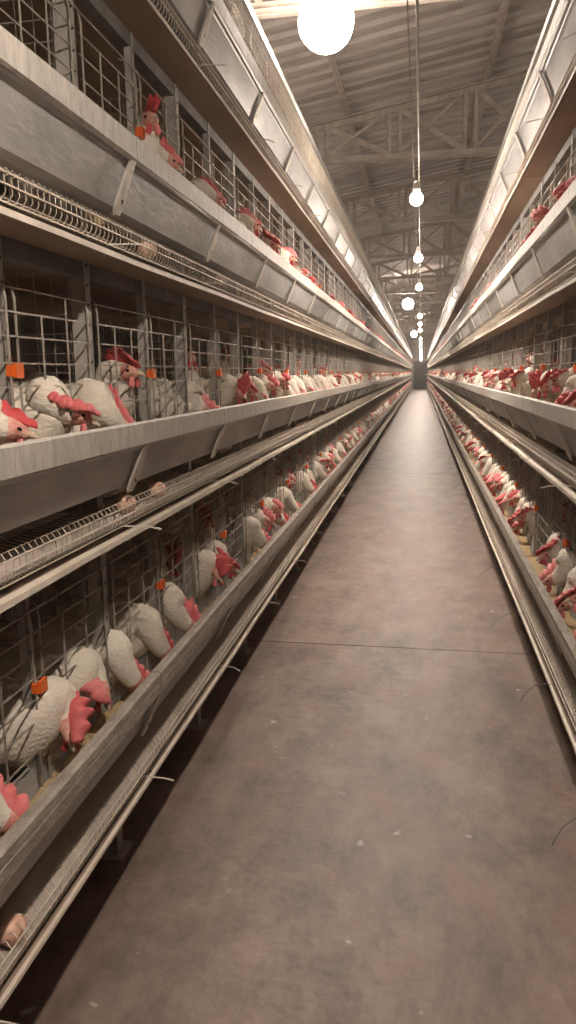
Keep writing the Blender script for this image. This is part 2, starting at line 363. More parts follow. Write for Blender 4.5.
def egg_tray(side, s, X, t):
    r = root('egg_tray', (X, 0, LIPZ[t]))
    tag(r, f'pale wire egg tray below the {side} {TIERS[t]} feed trough', 'egg tray', 'egg trays of the cage rows')
    b = MB(); y = Y0; R = random.Random(50 + t * 10 + s); ins = 0.010 if t == 0 else 0.028; ez = -0.012 if t == 0 else -0.004
    while y < Y1:
        near = y < 13
        if near: pts = [(0.030, -0.178), (0.018, -0.172), (0.010, -0.184), (0.009, -0.214), (0.016, -0.224), (0.032, -0.226), (0.150, -0.208)]
        else: pts = [(0.016, -0.182), (0.010, -0.222), (0.12, -0.212)]
        b.tube([(s * (x + ins), y, z + ez) for x, z in pts], 0.0013 if near else 0.003, 3, caps=False)
        y += 0.0215 if near else (0.06 if y < 30 else 0.15)
    for (x, z) in ((0.0075, -0.184), (0.0068, -0.203), (0.017, -0.2275), (0.045, -0.227), (0.075, -0.222), (0.105, -0.218)):
        b.tube([(s * (x + ins), Y0, z + ez), (s * (x + ins), Y1, z + ez)], 0.0019, 4)
    o = obj('wire_basket', b.mesh('wire_basket', ['tray_wire']), r)
    # woven egg belt lying on the tray floor
    pr = flip(s, [(0.020 + ins, -0.2215 + ez), (0.10 + ins, -0.2115 + ez)]); pr = pr if s > 0 else pr[::-1]
    obj('egg_belt', MB().sheet(pr, Y0, Y1, 0.0018, ny=100, wob=0.0012, R=R).mesh('egg_belt', ['egg_belt']), r)
    pr = flip(s, [(ins, (-0.256 if t else -0.238) + ez), (ins, (-0.246 if t else -0.2325) + ez), (ins + (0.014 if t else 0.006), (-0.244 if t else -0.2315) + ez)]); pr = pr if s > 0 else pr[::-1]
    obj('edge_strip', MB().sheet(pr, Y0, Y1, 0.002, ny=150, wob=0.0016, R=R).mesh('edge_strip', ['tray_wire']), r)
    rods = []
    for q in range(4):
        bend = R.uniform(-0.012, 0.012)
        if t == 0 and s > 0:               # loose springy wire ends hanging out over the aisle
            k = R.uniform(0.8, 1.3)
            rods.append(MB().tube([(s * 0.03, 0, -0.232 + ez), (0, -0.004, -0.230 + ez), (-0.04 * k, -0.012 * k, -0.234 + ez), (-0.075 * k, -0.030 * k, -0.252 + ez), (-0.10 * k, -0.055 * k, -0.282 + ez)], 0.0015, 4).mesh('tray_rod', ['rail']))
            continue
        rods.append(MB().tube([(s * 0.05, 0, -0.229 + ez), (s * 0.0, 0, -0.2295 + ez), (-s * 0.022, bend * 0.3, -0.231 + ez), (-s * 0.045, bend, -0.234 + ez - abs(bend) * 0.6)], 0.0019, 4).mesh('tray_rod', ['rod']))
    for k in range(K0, K1): obj('tray_rod', rods[R.randrange(4)], r, (0, POST0 + PY * k - 0.06 + R.uniform(-0.02, 0.02), 0))

def deck(side, s, X, t):
    r = root('deck', (X, 0, LIPZ[t]))
    tag(r, f'brown deck board and manure belt under the {side} {TIERS[t]} cages', 'deck', 'decks under the cage tiers')
    n = 26; seg = (Y1 - Y0) / n; R = random.Random(90 + t * 10 + s)
    for i in range(n):
        dz = R.uniform(-0.0015, 0.0015)
        b = MB().box((s * (0.034 if t else 0.012), Y0 + i * seg + 0.002, -0.256 + dz), (s * 0.135, Y0 + (i + 1) * seg - 0.002, -0.248 + dz))
        obj('deck_panel', b.mesh('deck_panel', ['deck']), r)
    if t > 0:
        b = MB().box((s * 0.132, Y0, -0.292), (s * 0.136, Y1, -0.246)).box((s * 0.136, Y0, -0.292), (s * 0.165, Y1, -0.288)).box((s * 0.118, Y0, -0.2545), (s * 0.132, Y1, -0.2465))
        obj('support_rail', b.mesh('support_rail', ['rail']), r)
    b = MB(); b.box((s * 0.17, Y0, -0.262), (s * 1.16, Y1, -0.254)); obj('manure_belt', b.mesh('manure_belt', ['manure_belt']), r)

def cage_roof(side, s, X):
    r = root('cage_roof', (X, 0, LIPZ[3])); tag(r, f'wire roof and grey edge rail on top of the {side} cage row', 'cage roof', 'roofs of the cage rows')
    pr = flip(s, [(0.150, 0.366), (0.112, 0.366), (0.112, 0.402), (0.150, 0.402)]); pr = pr if s < 0 else pr[::-1]
    obj('edge_rail', MB().sheet(pr, Y0, Y1, 0.003).mesh('edge_rail', ['galvanised']), r)
    b = MB(); y = Y0
    while y < Y1: b.tube([(s * 0.13, y, 0.371), (s * 1.15, y, 0.371)], 0.0016, 3, caps=False); y += 0.06
    x = 0.16
    while x < 1.15: b.tube([(s * x, Y0, 0.373), (s * x, Y1, 0.373)], 0.0016, 3, caps=False); x += 0.06
    obj('roof_grille', b.mesh('roof_grille', ['wire']), r)
    b = MB(); y = Y0                                  # fine mesh apron across the front of the top cages
    while y < 16: b.tube([(s * 0.118, y, 0.02), (s * 0.118, y, 0.366)], 0.0014, 3, caps=False); y += 0.03
    z = 0.03
    while z < 0.36: b.tube([(s * 0.117, Y0, z), (s * 0.117, Y1, z)], 0.0014, 3, caps=False); z += 0.03
    obj('front_apron', b.mesh('front_apron', ['tray_wire']), r)
for side, s, X in SIDES:
    cage_roof(side, s, X)
    for t in range(4):
        trough(side, s, X, t); egg_tray(side, s, X, t); deck(side, s, X, t)

# ------------------------------------------------------------------ wire cages
O_F = 0.125                                  # cage front plane, distance behind the lip
HW = (0.042, 0.088, 0.131, 0.180, 0.224, 0.268)
def cage_meshes(s, foot):
    M = {}
    def T(b, pts, r, n=4): b.tube([(s * x, y, z) for x, y, z in pts], r, n, caps=False)
    # perforated upright
    def upright(w, dep, top, bottom):
        b = MB(); x0 = O_F + 0.004
        b.box((s * x0, -w, bottom), (s * (x0 + 0.003), w, top)); b.box((s * x0, w - 0.003, bottom), (s * (x0 + dep), w, top)); b.box((s * x0, -w, bottom), (s * (x0 + dep), -w + 0.003, top))
        z = bottom + 0.03
        while z < top - 0.02:
            xx = s * (x0 - 0.0008); hh = 0.005
            b.add([(xx, -w * 0.45, z), (xx, w * 0.35, z + 0.008), (xx, w * 0.35, z + 0.008 + hh), (xx, -w * 0.45, z + hh)], [(0, 1, 2, 3), (3, 2, 1, 0)], 1); z += 0.043
        return b.mesh('upright', ['post', 'hole'])
    M['upright'] = upright(0.017, 0.034, 0.366, -0.244); M['slim'] = upright(0.010, 0.02, 0.366, -0.15)
    # fixed grille left and right of the door
    b = MB()
    for i, z in enumerate(HW):
        for a, c in ((0.02, 0.352), (0.386, PY - 0.006)):
            T(b, [(O_F, a, z), (O_F, c, z)], 0.0021)
    T(b, [(O_F, 0.0, -0.02), (O_F, PY, -0.02)], 0.0021)
    def hook(y, r=0.0023, low=-0.12, hi=0.268): T(b, [(O_F - 0.003, y, low), (O_F - 0.003, y, hi - 0.02), (O_F + 0.002, y, hi + 0.004), (O_F + 0.016, y, hi + 0.022), (O_F + 0.04, y, hi + 0.028)], r)
    hook(0.030); hook(PY - 0.025)
    for y, hi in ((0.125, 0.224), (0.232, 0.224), (0.482, 0.224), (0.590, 0.268)): T(b, [(O_F - 0.004, y, -0.12), (O_F - 0.004, y, hi)], 0.0020)
    M['front_grille'] = b.mesh('front_grille', ['wire'])
    # door: pair of tall hooked wires with short rungs
    b = MB(); hook(0.354, 0.0026); hook(0.386, 0.0026)
    for z in HW[:5]: T(b, [(O_F - 0.004, 0.354, z), (O_F - 0.004, 0.386, z)], 0.0021)
    T(b, [(O_F + 0.001, 0.322, 0.268), (O_F + 0.001, 0.42, 0.268)], 0.0022)
    M['door'] = b.mesh('door', ['wire'])
    b = MB(); b.box((s * (O_F - 0.013), 0.357, 0.102), (s * (O_F - 0.008), 0.384, 0.129)); b.box((s * (O_F - 0.008), 0.349, 0.105), (s * (O_F + 0.003), 0.360, 0.126)); b.box((s * (O_F - 0.008), 0.380, 0.105), (s * (O_F + 0.003), 0.391, 0.126))
    M['clip'] = b.mesh('latch_clip', ['clip'])
    # partition of fine wire
    def partition(step, r):
        b = MB(); x = O_F + 0.05
        while x < 0.62: T(b, [(x, 0, -0.18), (x, 0, 0.34)], r, 3); x += step
        z = -0.15
        while z < 0.35: T(b, [(O_F + 0.03, 0.002, z), (0.63, 0.002, z)], r, 3); z += step * 1.05
        return b.mesh('partition', ['wire'])
    M['partition'] = partition(0.042, 0.0013)
    b = MB(); b.box((s * 0.638, 0.002, -0.19), (s * 0.642, PY - 0.002, 0.31))  # solid sheet extended to full height to block light from behind
    x = 0.0
    while x < PY: T(b, [(0.634, x, -0.16), (0.634, x, 0.34)], 0.0013, 3); x += 0.036
    z = -0.15
    while z < 0.15: T(b, [(0.632, 0, z), (0.632, PY, z)], 0.0013, 3); z += 0.036
    M['back_grille'] = b.mesh('back_grille', ['back_sheet'])
    b = MB(); y = 0.0
    while y < PY: T(b, [(O_F + 0.03, y, -0.204), (0.632, y, -0.160)], 0.0013, 3); y += 0.036
    for i in range(6): x = 0.17 + i * 0.09; T(b, [(x, 0, -0.2055 + (x - 0.155) * 0.092), (x, PY, -0.2055 + (x - 0.155) * 0.092)], 0.0018, 3)
    M['floor_grille'] = b.mesh('floor_grille', ['wire'])
    # feet of the bottom tier
    b = MB(); x0 = O_F + 0.004
    b.box((s * x0, -0.02, -LIPZ[0] + 0.006), (s * (x0 + 0.04), -0.016, -0.246)); b.box((s * x0, -0.02, -LIPZ[0] + 0.006), (s * (x0 + 0.004), 0.02, -0.246)); b.box((s * (x0 - 0.02), -0.04, -LIPZ[0]), (s * (x0 + 0.06), 0.04, -LIPZ[0] + 0.006))
    M['foot'] = b.mesh('foot', ['post'])
    return M

def far_cages(side, s, X, t, k0):
    b = MB(); x0 = O_F + 0.004; z0 = LIPZ[t]
    for k in range(k0, K1 + 1):
        y = POST0 + PY * k
        b.box((s * x0, y - 0.017, z0 - 0.244), (s * (x0 + 0.03), y + 0.017, z0 + 0.366))
        if k == K1: break
        b.box((s * x0, y + 0.36 - 0.01, z0 - 0.15), (s * (x0 + 0.02), y + 0.36 + 0.01, z0 + 0.366))
        for dy in (0.03, 0.125, 0.232, 0.354, 0.386, 0.482, 0.59, PY - 0.025): b.tube([(s * O_F, y + dy, z0 - 0.1), (s * O_F, y + dy, z0 + 0.268)], 0.0022, 3, caps=False)
        b.box((s * (O_F - 0.013), y + 0.357, z0 + 0.102), (s * (O_F - 0.008), y + 0.384, z0 + 0.129), 1)
        b.box((s * 0.638, y, z0 - 0.19), (s * 0.642, y + PY, z0 + 0.31), 2)  # back sheet continued, also keeping out light from behind
        if t == 0: b.box((s * x0, y - 0.02, 0), (s * (x0 + 0.04), y - 0.016, z0 - 0.246))
    for z in HW: b.tube([(s * O_F, POST0 + PY * k0, z0 + z), (s * O_F, Y1, z0 + z)], 0.0022, 3, caps=False)
    o = obj('distant_cages', b.mesh('distant_cages', ['wire', 'clip', 'back_sheet']), None, (X, 0, 0))
    tag(o, f'run of wire cages receding to the far end, {side} row, {TIERS[t]} tier', 'cages', 'distant wire cages', 'stuff')

N_IND = {0: 44, 1: 44, 2: 44, 3: 18}
first_seen = {'left': -1, 'right': 1}        # the cage that the picture's edge cuts
for side, s, X in SIDES:
    M = cage_meshes(s, True)
    for t in range(4):
        for k in range(K0, K0 + N_IND[t]):
            c = root('wire_cage', (X, POST0 + PY * k, LIPZ[t]))
            n = k - first_seen[side]
            if n < 0: lab = f'wire hen cage beside the camera in the {side} row, {TIERS[t]} tier'
            elif n < 20: lab = f'wire hen cage in the {side} row, {TIERS[t]} tier, {ORD[n]} from the picture edge'
            else: lab = f'wire hen cage far along the {side} row, {TIERS[t]} tier'
            tag(c, lab, 'cage', f'wire cages of the {side} {TIERS[t]} tier')
            obj('upright', M['upright'], c); obj('upright', M['slim'], c, (0, 0.36, 0))
            obj('front_grille', M['front_grille'], c); dr = obj('door', M['door'], c)
            q = obj('latch_clip', M['clip'], dr, (0, 0, random.Random(k * 7 + t).uniform(-0.006, 0.004))); q['label'] = 'orange plastic clip'
            if n < 24:
                obj('partition', M['partition'], c); obj('floor_grille', M['floor_grille'], c)
            obj('back_grille', M['back_grille'], c)
            if t == 0: obj('foot', M['foot'], c)
        far_cages(side, s, X, t, K0 + N_IND[t])

# ------------------------------------------------------------------ hens
def catmull(P, n):
    out = []; m = len(P)
    for i in range(m - 1):
        p0, p1, p2, p3 = P[max(i - 1, 0)], P[i], P[i + 1], P[min(i + 2, m - 1)]
        for j in range(n):
            u = j / n
            out.append([0.5 * ((2 * p1[k]) + (-p0[k] + p2[k]) * u + (2 * p0[k] - 5 * p1[k] + 4 * p2[k] - p3[k]) * u * u + (-p0[k] + 3 * p1[k] - 3 * p2[k] + p3[k]) * u ** 3) for k in range(5)])
    out.append(list(P[-1])); return out
def loft(b, ctrl, n, seg, R=None, rough=0.0, face_from=None, mi=0, mf=1):
    pts = catmull(ctrl, n); vs = []; side = Vector((0, 1, 0)); m = len(pts); fs_by = []
    for i, p in enumerate(pts):
        a = Vector(pts[max(i - 1, 0)][:3]); c = Vector(pts[min(i + 1, m - 1)][:3]); t = (c - a).normalized()
        side = (side - t * side.dot(t)).normalized(); u = t.cross(side)
        for k in range(seg):
            an = 2 * pi * k / seg; j = 1 + (R.uniform(-rough, rough) if R else 0)
            vs.append(Vector(p[:3]) + side * (cos(an) * max(p[3], 0.001) * j) + u * (sin(an) * max(p[4], 0.001) * j))
    o = len(b.v)
    fa = []; fb = []
    for i in range(m - 1):
        for k in range(seg):
            f = (i * seg + k, i * seg + (k + 1) % seg, (i + 1) * seg + (k + 1) % seg, (i + 1) * seg + k)
            (fb if face_from is not None and i >= face_from * n else fa).append(f)
    fa.append(tuple(range(seg - 1, -1, -1)))
    (fb if face_from is not None else fa).append(tuple((m - 1) * seg + k for k in range(seg)))
    b.v += [tuple(v) for v in vs]
    for f in fa: b.f.append(tuple(i + o for i in f)); b.m.append(mi); b.smooth.append(True)
    for f in fb: b.f.append(tuple(i + o for i in f)); b.m.append(mf); b.smooth.append(True)

def hen_parts(head, yaw, pitch, flop, seed, lod=2, cs=1.0):
    """builders for one hen, facing +x with its feet at z = 0; head: its position, yaw and pitch: where the beak points"""
    R = random.Random(seed); H = Vector(head); parts = {}
    d = Vector((cos(pitch) * cos(yaw), cos(pitch) * sin(yaw), sin(pitch)))
    sd = Vector((-sin(yaw), cos(yaw), 0)); uh = d.cross(sd)
    hb = H - d * 0.030                               # back of the skull
    nb = Vector((0.105, 0, 0.226))
    q = hb - d * 0.035 + Vector((0, 0, 0.0))
    n1 = nb.lerp(q, 0.40) + Vector((0.012, 0, 0.018)); n2 = nb.lerp(q, 0.78) + Vector((0.006, 0, 0.012))
    ctrl = [(-0.275, 0, 0.275, 0.020, 0.010), (-0.235, 0, 0.258, 0.034, 0.026), (-0.175, 0, 0.222, 0.062, 0.066), (-0.09, 0, 0.192, 0.086, 0.094), (0.0, 0, 0.184, 0.092, 0.098), (0.070, 0, 0.194, 0.080, 0.090),
            (0.110, 0, 0.216, 0.062, 0.070), (n1.x, n1.y, n1.z, 0.048, 0.052), (n2.x, n2.y, n2.z, 0.038, 0.041), (hb.x, hb.y, hb.z, 0.027, 0.030),
            (H.x, H.y, H.z, 0.020, 0.022), tuple(H + d * 0.020 - uh * 0.003) + (0.012, 0.0135), tuple(H + d * 0.027 - uh * 0.004) + (0.006, 0.007)]
    b = MB(); loft(b, ctrl, {2: 4, 1: 2, 0: 1}[lod], {2: 14, 1: 8, 0: 6}[lod], R, 0.045 if lod == 2 else 0, face_from=9.4 if lod == 2 else 10)
    parts['body'] = b
    def hv(x, y, z): return H + d * x + sd * y + uh * z
    # comb: a serrated blade along the skull that flops to one side
    b = MB(); nx, nh = {2: (23, 7), 1: (11, 4), 0: (5, 2)}[lod]; L = 0.088 * cs; x0 = -0.056 * cs; hmax = 0.060 * cs; vs = []
    sc = R.uniform(0.9, 1.2); ph = R.uniform(0, 1); nt_ = R.uniform(4.0, 5.2)
    for sgn in (-1, 1):
        for i in range(nx):
            u = i / (nx - 1)
            env = sin(pi * min(1, max(0, 0.10 + 0.86 * u))) ** 0.5
            saw = 0.66 + 0.34 * abs(sin(pi * (u * nt_ + ph)))
            h = hmax * sc * env * (saw if lod else 0.85)
            wave = 0.25 * sin(u * 6.0 + ph * 6)
            yy = zz = 0.0; a = 0.0
            for j in range(nh):
                w = j / (nh - 1); a = (flop + (wave if flop > 0 else -wave)) * w * (1.25 if lod else 0.9)
                if j: yy += sin(a) * h / (nh - 1); zz += cos(a) * h / (nh - 1)
                th = (0.0050 * (1 - 0.65 * w)) * sgn
                vs.append(hv(x0 + u * L - 0.012 * w * (1 - u), yy + th * cos(a), 0.016 + zz - th * sin(a) - 0.006 * u))
    fs = []; o = nx * nh
    for i in range(nx - 1):
        for j in range(nh - 1):
            q4 = (i * nh + j, (i + 1) * nh + j, (i + 1) * nh + j + 1, i * nh + j + 1)
            fs.append(q4); fs.append(tuple(o + k for k in q4[::-1]))
        fs.append((i * nh + nh - 1, (i + 1) * nh + nh - 1, o + (i + 1) * nh + nh - 1, o + i * nh + nh - 1)); fs.append((i * nh, o + i * nh, o + (i + 1) * nh, (i + 1) * nh))
    fs.append(tuple(range(nh)) + tuple(o + k for k in range(nh - 1, -1, -1))); fs.append(tuple((nx - 1) * nh + k for k in range(nh - 1, -1, -1)) + tuple(o + (nx - 1) * nh + k for k in range(nh)))
    b.add(vs, fs, 0, True); parts['comb'] = b
    # wattles hang straight down from under the beak
    for e in (-1, 1):
        b = MB(); p = hv(0.012, e * 0.009, -0.014); g = Vector((0, 0, -1))
        c = [tuple(p) + (0.004, 0.006), tuple(p + g * 0.012 + sd * e * 0.003) + (0.004, 0.007), tuple(p + g * 0.019 + sd * e * 0.004) + (0.004, 0.009), tuple(p + g * 0.026 + sd * e * 0.004) + (0.002, 0.004)]
        loft(b, c, 3 if lod == 2 else 1, 8 if lod == 2 else 5); parts['wattle' + ('' if e < 0 else '2')] = b
    b = MB(); c = [tuple(hv(0.020, 0, -0.003)) + (0.008, 0.0085), tuple(hv(0.034, 0, -0.004)) + (0.0055, 0.006), tuple(hv(0.046, 0, -0.009)) + (0.0015, 0.002)]
    loft(b, c, 2 if lod == 2 else 1, 8 if lod == 2 else 4); parts['beak'] = b
    for e in (-1, 1):
        b = MB(); c0 = hv(0.006, e * 0.0185, 0.004)
        c = [tuple(c0 - d * 0.005) + (0.001, 0.001), tuple(c0 - d * 0.003) + (0.0027, 0.003), tuple(c0) + (0.0034, 0.0038), tuple(c0 + d * 0.003) + (0.0027, 0.003), tuple(c0 + d * 0.005) + (0.001, 0.001)]
        loft(b, c, 2 if lod == 2 else 1, 8); parts['eye' + ('' if e < 0 else '2')] = b
    for e in (-1, 1):
        b = MB(); c = [(0.085, e * 0.066, 0.205, 0.006, 0.020), (0.045, e * 0.083, 0.205, 0.013, 0.050), (-0.03, e * 0.087, 0.205, 0.014, 0.060), (-0.11, e * 0.074, 0.218, 0.012, 0.046), (-0.19, e * 0.050, 0.238, 0.006, 0.020), (-0.225, e * 0.038, 0.245, 0.002, 0.006)]
        loft(b, c, 3 if lod == 2 else 1, 10 if lod == 2 else 6, R, 0.06); parts['wing' + ('' if e < 0 else '2')] = b
    for e in (-1, 1):
        b = MB(); yy = e * 0.042
        b.tube([(-0.01, yy, 0.13), (0.015, yy, 0.085), (0.012, yy, 0.075), (-0.008, yy, 0.010)], [0.030, 0.016, 0.007, 0.0055], 7, smooth=True)
        for an in (-0.5, 0, 0.5, pi): b.tube([(-0.008, yy, 0.009), (-0.008 + cos(an) * 0.022, yy + sin(an) * 0.022, 0.0105), (-0.008 + cos(an) * 0.045, yy + sin(an) * 0.045, 0.004)], [0.0055, 0.0045, 0.002], 5, smooth=True)
        parts['leg' + ('' if e < 0 else '2')] = b
    return parts
PART_MAT = {'comb': 'comb', 'wattle': 'comb', 'wattle2': 'comb', 'beak': 'beak', 'eye': 'eye', 'eye2': 'eye', 'wing': 'feather', 'wing2': 'feather', 'leg': 'shank', 'leg2': 'shank'}
def merged_hen(parts, name, skip=()):
    b = MB(); order = ['feather', 'face', 'comb', 'beak', 'eye', 'shank']
    for k, p in parts.items():
        if k in skip: continue
        o = len(b.v); b.v += p.v
        for f, m, sm in zip(p.f, p.m, p.smooth):
            b.f.append(tuple(i + o for i in f)); b.smooth.append(sm); b.m.append(m if k == 'body' else order.index(PART_MAT[k]))
    return b, order

# poses: head position, yaw, pitch, comb flop (the lip stands at x = 0.31, z = 0.20 for a hen at the front)
POSES = {'reaching into feed': [((0.205, 0.01, 0.150), 0.15, -0.75, 1.5), ((0.210, -0.02, 0.140), -0.3, -0.9, -1.6), ((0.200, 0.02, 0.165), 0.4, -0.55, 1.8)],
         'looking over the lip': [((0.190, 0.02, 0.240), 0.5, -0.10, -1.7), ((0.195, -0.03, 0.250), -0.6, -0.15, 1.6), ((0.192, -0.01, 0.232), -0.2, -0.25, 1.2)],
         'with raised head': [((0.155, 0.02, 0.335), 0.9, 0.0, 0.9), ((0.150, -0.02, 0.350), -0.9, 0.05, -0.7)],
         'standing inside': [((0.19, 0.05, 0.275), 0.6, -0.1, 0.8), ((0.185, -0.04, 0.30), -0.4, 0.0, -0.9)]}
LIB = []                                      # (pose, {part: mesh}, merged mesh, far builder)
pose_index = {}
seed = 100
def full_meshes(parts):
    out = {}
    for k, p in parts.items():
        out[k] = p.mesh('hen' if k == 'body' else k.rstrip('2'), ['feather', 'face'] if k == 'body' else [PART_MAT[k]])
    return out
for pose, lst in POSES.items():
    pose_index[pose] = []
    for h in lst:
        seed += 1; full = hen_parts(*h, seed, 2); mid = hen_parts(*h, seed, 1); far = hen_parts(*h, seed, 0)
        mb, order = merged_hen(mid, 'hen', ('eye', 'eye2', 'leg', 'leg2')); fb, _ = merged_hen(far, 'hen', ('eye', 'eye2', 'leg', 'leg2', 'wing', 'wing2', 'wattle2', 'beak'))
        pose_index[pose].append(len(LIB)); LIB.append((pose, full_meshes(full), mb.mesh('hen', order), fb))

# hens that stand out near the camera: side, tier, head (y, height above the lip), distance of the head behind the lip, yaw, pitch, flop, label
NEAR = [
    ('left', 1, 1.195, 0.016, 0.070, 0.7, -0.25, 1.2, 'white hen with pink comb cut by the left picture edge, middle trough'),
    ('left', 1, 1.455, 0.026, 0.070, 0.45, -0.35, -1.6, 'white hen with large floppy pink comb facing out over the left middle lip'),
    ('left', 1, 1.650, -0.012, 0.062, 1.1, -0.55, 0.5, 'white hen dipping its pink comb behind the left middle lip'),
    ('left', 1, 2.860, 0.028, 0.065, -0.9, -0.15, 0.6, 'white hen, nearer of the red-combed pair over the left middle lip'),
    ('left', 1, 3.080, 0.028, 0.065, -0.9, -0.15, -0.5, 'white hen, farther of the red-combed pair over the left middle lip'),
    ('left', 1, 2.420, -0.020, 0.080, 0.2, -0.6, 0.8, 'white hen feeding low between the clips of the left middle tier'),
    ('left', 0, 1.330, 0.008, 0.075, -0.95, -0.60, 1.5, 'white hen with drooping pink comb, nearest whole head at the left bottom trough'),
    ('left', 0, 1.500, 0.015, 0.080, -0.65, -0.60, -1.5, 'white hen with floppy pink comb, second head at the left bottom trough'),
    ('left', 0, 1.690, -0.045, 0.070, 0.5, -0.9, 1.4, 'white hen bowing its neck, third at the left bottom trough'),
    ('left', 0, 1.900, -0.045, 0.068, 0.5, -0.95, 1.4, 'white hen stretching a bare neck, fourth at the left bottom trough'),
    ('left', 0, 2.130, -0.045, 0.065, 0.5, -0.6, 0.9, 'white hen with deep red comb pecking, fifth at the left bottom trough'),
    ('left', 0, 2.330, 0.100, 0.190, -0.8, -0.1, 0.8, 'white hen with red head raised behind the wires beside an orange clip'),
    ('left', 0, 2.480, 0.030, 0.075, -0.9, -0.35, 1.3, 'white hen with bright pink comb beyond the post, left bottom trough'),
    ('left', 0, 2.660, 0.010, 0.070, -0.4, -0.4, -1.0, 'white hen paired with another bright comb, left bottom trough'),
    ('left', 0, 1.060, -0.030, 0.055, 0.4, -0.7, 1.2, 'white hen with pink comb at the bottom left picture edge'),
    ('left', 2, 2.060, 0.160, 0.100, -0.9, 0.1, 0.35, 'white hen with spiky pink comb held upright in the left upper tier'),
    ('left', 2, 2.150, 0.075, 0.085, 0.7, -0.3, 0.8, 'white hen with lowered red comb under the spiky one, left upper tier'),
    ('left', 2, 2.600, 0.070, 0.075, 0.8, -0.35, 0.8, 'white hen showing only a round pink comb over the left upper lip'),
    ('left', 2, 3.250, 0.105, 0.085, 0.8, -0.2, 0.7, 'white hen with upright red comb, fourth head of the left upper tier'),
    ('left', 2, 3.680, 0.090, 0.080, -0.6, -0.2, -0.8, 'white hen with red comb, fifth head of the left upper tier'),
    ('left', 2, 4.150, 0.105, 0.085, 0.6, -0.2, 0.8, 'white hen with red comb, sixth head of the left upper tier'),
    ('right', 1, 2.439, 0.000, 0.065, 0.3, -0.3, 0.9, 'white hen with pink comb cut by the right picture edge, middle trough'),
    ('right', 1, 3.060, 0.040, 0.065, 0.9, -0.15, 0.7, 'white hen with big dark red head over the right middle lip'),
    ('right', 1, 3.260, 0.030, 0.070, 0.9, -0.2, -0.6, 'white hen just beyond the big red head at the right middle lip'),
    ('right', 1, 4.420, 0.045, 0.065, -0.7, -0.1, 0.7, 'white hen with upright red comb midway along the right middle trough'),
    ('right', 2, 2.990, 0.100, 0.080, 0.7, -0.1, 0.7, 'white hen with pink comb, nearest head over the right upper lip'),
    ('right', 2, 3.400, 0.095, 0.075, 0.6, -0.15, -0.8, 'white hen with pink comb, second head over the right upper lip'),
    ('right', 0, 2.500, -0.040, 0.070, 0.3, -0.6, 1.1, 'white hen with pink comb, nearest head at the right bottom trough'),
    ('right', 0, 2.760, -0.030, 0.075, -0.3, -0.5, -1.0, 'white hen with pink comb, second head at the right bottom trough'),
    ('right', 0, 2.960, 0.020, 0.085, 0.4, -0.4, 0.9, 'white hen raising its pale neck, third at the right bottom trough'),
]
FLOOR_DZ = -0.185                            # hens' feet relative to the lip
def place_full(meshes, X, s, o, y, t, rot, label, group):
    h = obj('hen', meshes['body'], None, (X + s * o, y, LIPZ[t] + FLOOR_DZ), rot)
    tag(h, label, 'hen', group)
    for k, m in meshes.items():
        if k != 'body': obj(k.rstrip('2'), m, h)
    return h

used = {}                                    # y ranges already taken at the front of each tier
near_count = 0
for i, (side, t, y, dz, o, yaw, pitch, flop, label) in enumerate(NEAR):
    flop *= 1.35
    s, X = (-1, XL) if side == 'left' else (1, XR)
    body_o = 0.262 if o < 0.15 else 0.36
    hx = body_o - o; hz = dz - FLOOR_DZ - 0.0
    # facing the aisle: left-row hens look along +x, right-row hens along -x
    parts = hen_parts((hx, 0.0, hz), yaw, pitch, flop, 500 + i, 2, 1.2)
    rot = 0.0 if s < 0 else pi
    place_full(full_meshes(parts), X, s, body_o, y, t, rot, label, f'hens of the {side} {TIERS[t]} tier')
    used.setdefault((side, t), []).append(y); near_count += 1

# all other hens
OTHERS = []
R = random.Random(2024)
for side, s, X in SIDES:
    ymin = 0.62 if side == 'left' else 1.75
    for t in range(3):
        for k in range(K0, K1):
            slots = 4; yb = POST0 + PY * k
            for j in range(slots):
                y = yb + (j + 0.5) * PY / slots + R.uniform(-0.025, 0.025)
                pose = R.choices(list(POSES), [0.52, 0.28, 0.10, 0.10] if t != 1 else [0.50, 0.26, 0.12, 0.12])[0]
                keep = R.random() < 0.92; yw = R.uniform(-0.12, 0.12); ob = R.uniform(0.255, 0.285)
                if pose in ('with raised head', 'standing inside'): ob = R.uniform(0.31, 0.35)
                v = R.choice(pose_index[pose])
                if not keep or y < ymin or (side == 'left' and t == 2 and y < 1.95): continue
                if any(abs(y - u) < 0.125 for u in used.get((side, t), ())): continue
                OTHERS.append((side, s, X, t, k, y, ob, (0.0 if s < 0 else pi) + yw, v, pose))
            for j in range(3):
                y = yb + (j + 0.5) * PY / 3 + R.uniform(-0.05, 0.05); pose = 'standing inside' if R.random() < 0.5 else 'with raised head'
                v = R.choice(pose_index[pose]); rot = R.choice((pi / 2, -pi / 2)) + R.uniform(-0.35, 0.35)
                if y < ymin or R.random() < 0.12: continue
                OTHERS.append((side, s, X, t, k, y, 0.50, rot, v, pose))
def dist(h): return sqrt((h[2] + h[1] * h[6]) ** 2 + h[5] ** 2)
OTHERS.sort(key=dist)
n_full, n_single = 110, 300 - near_count
seen_in = {}
stuff = {}
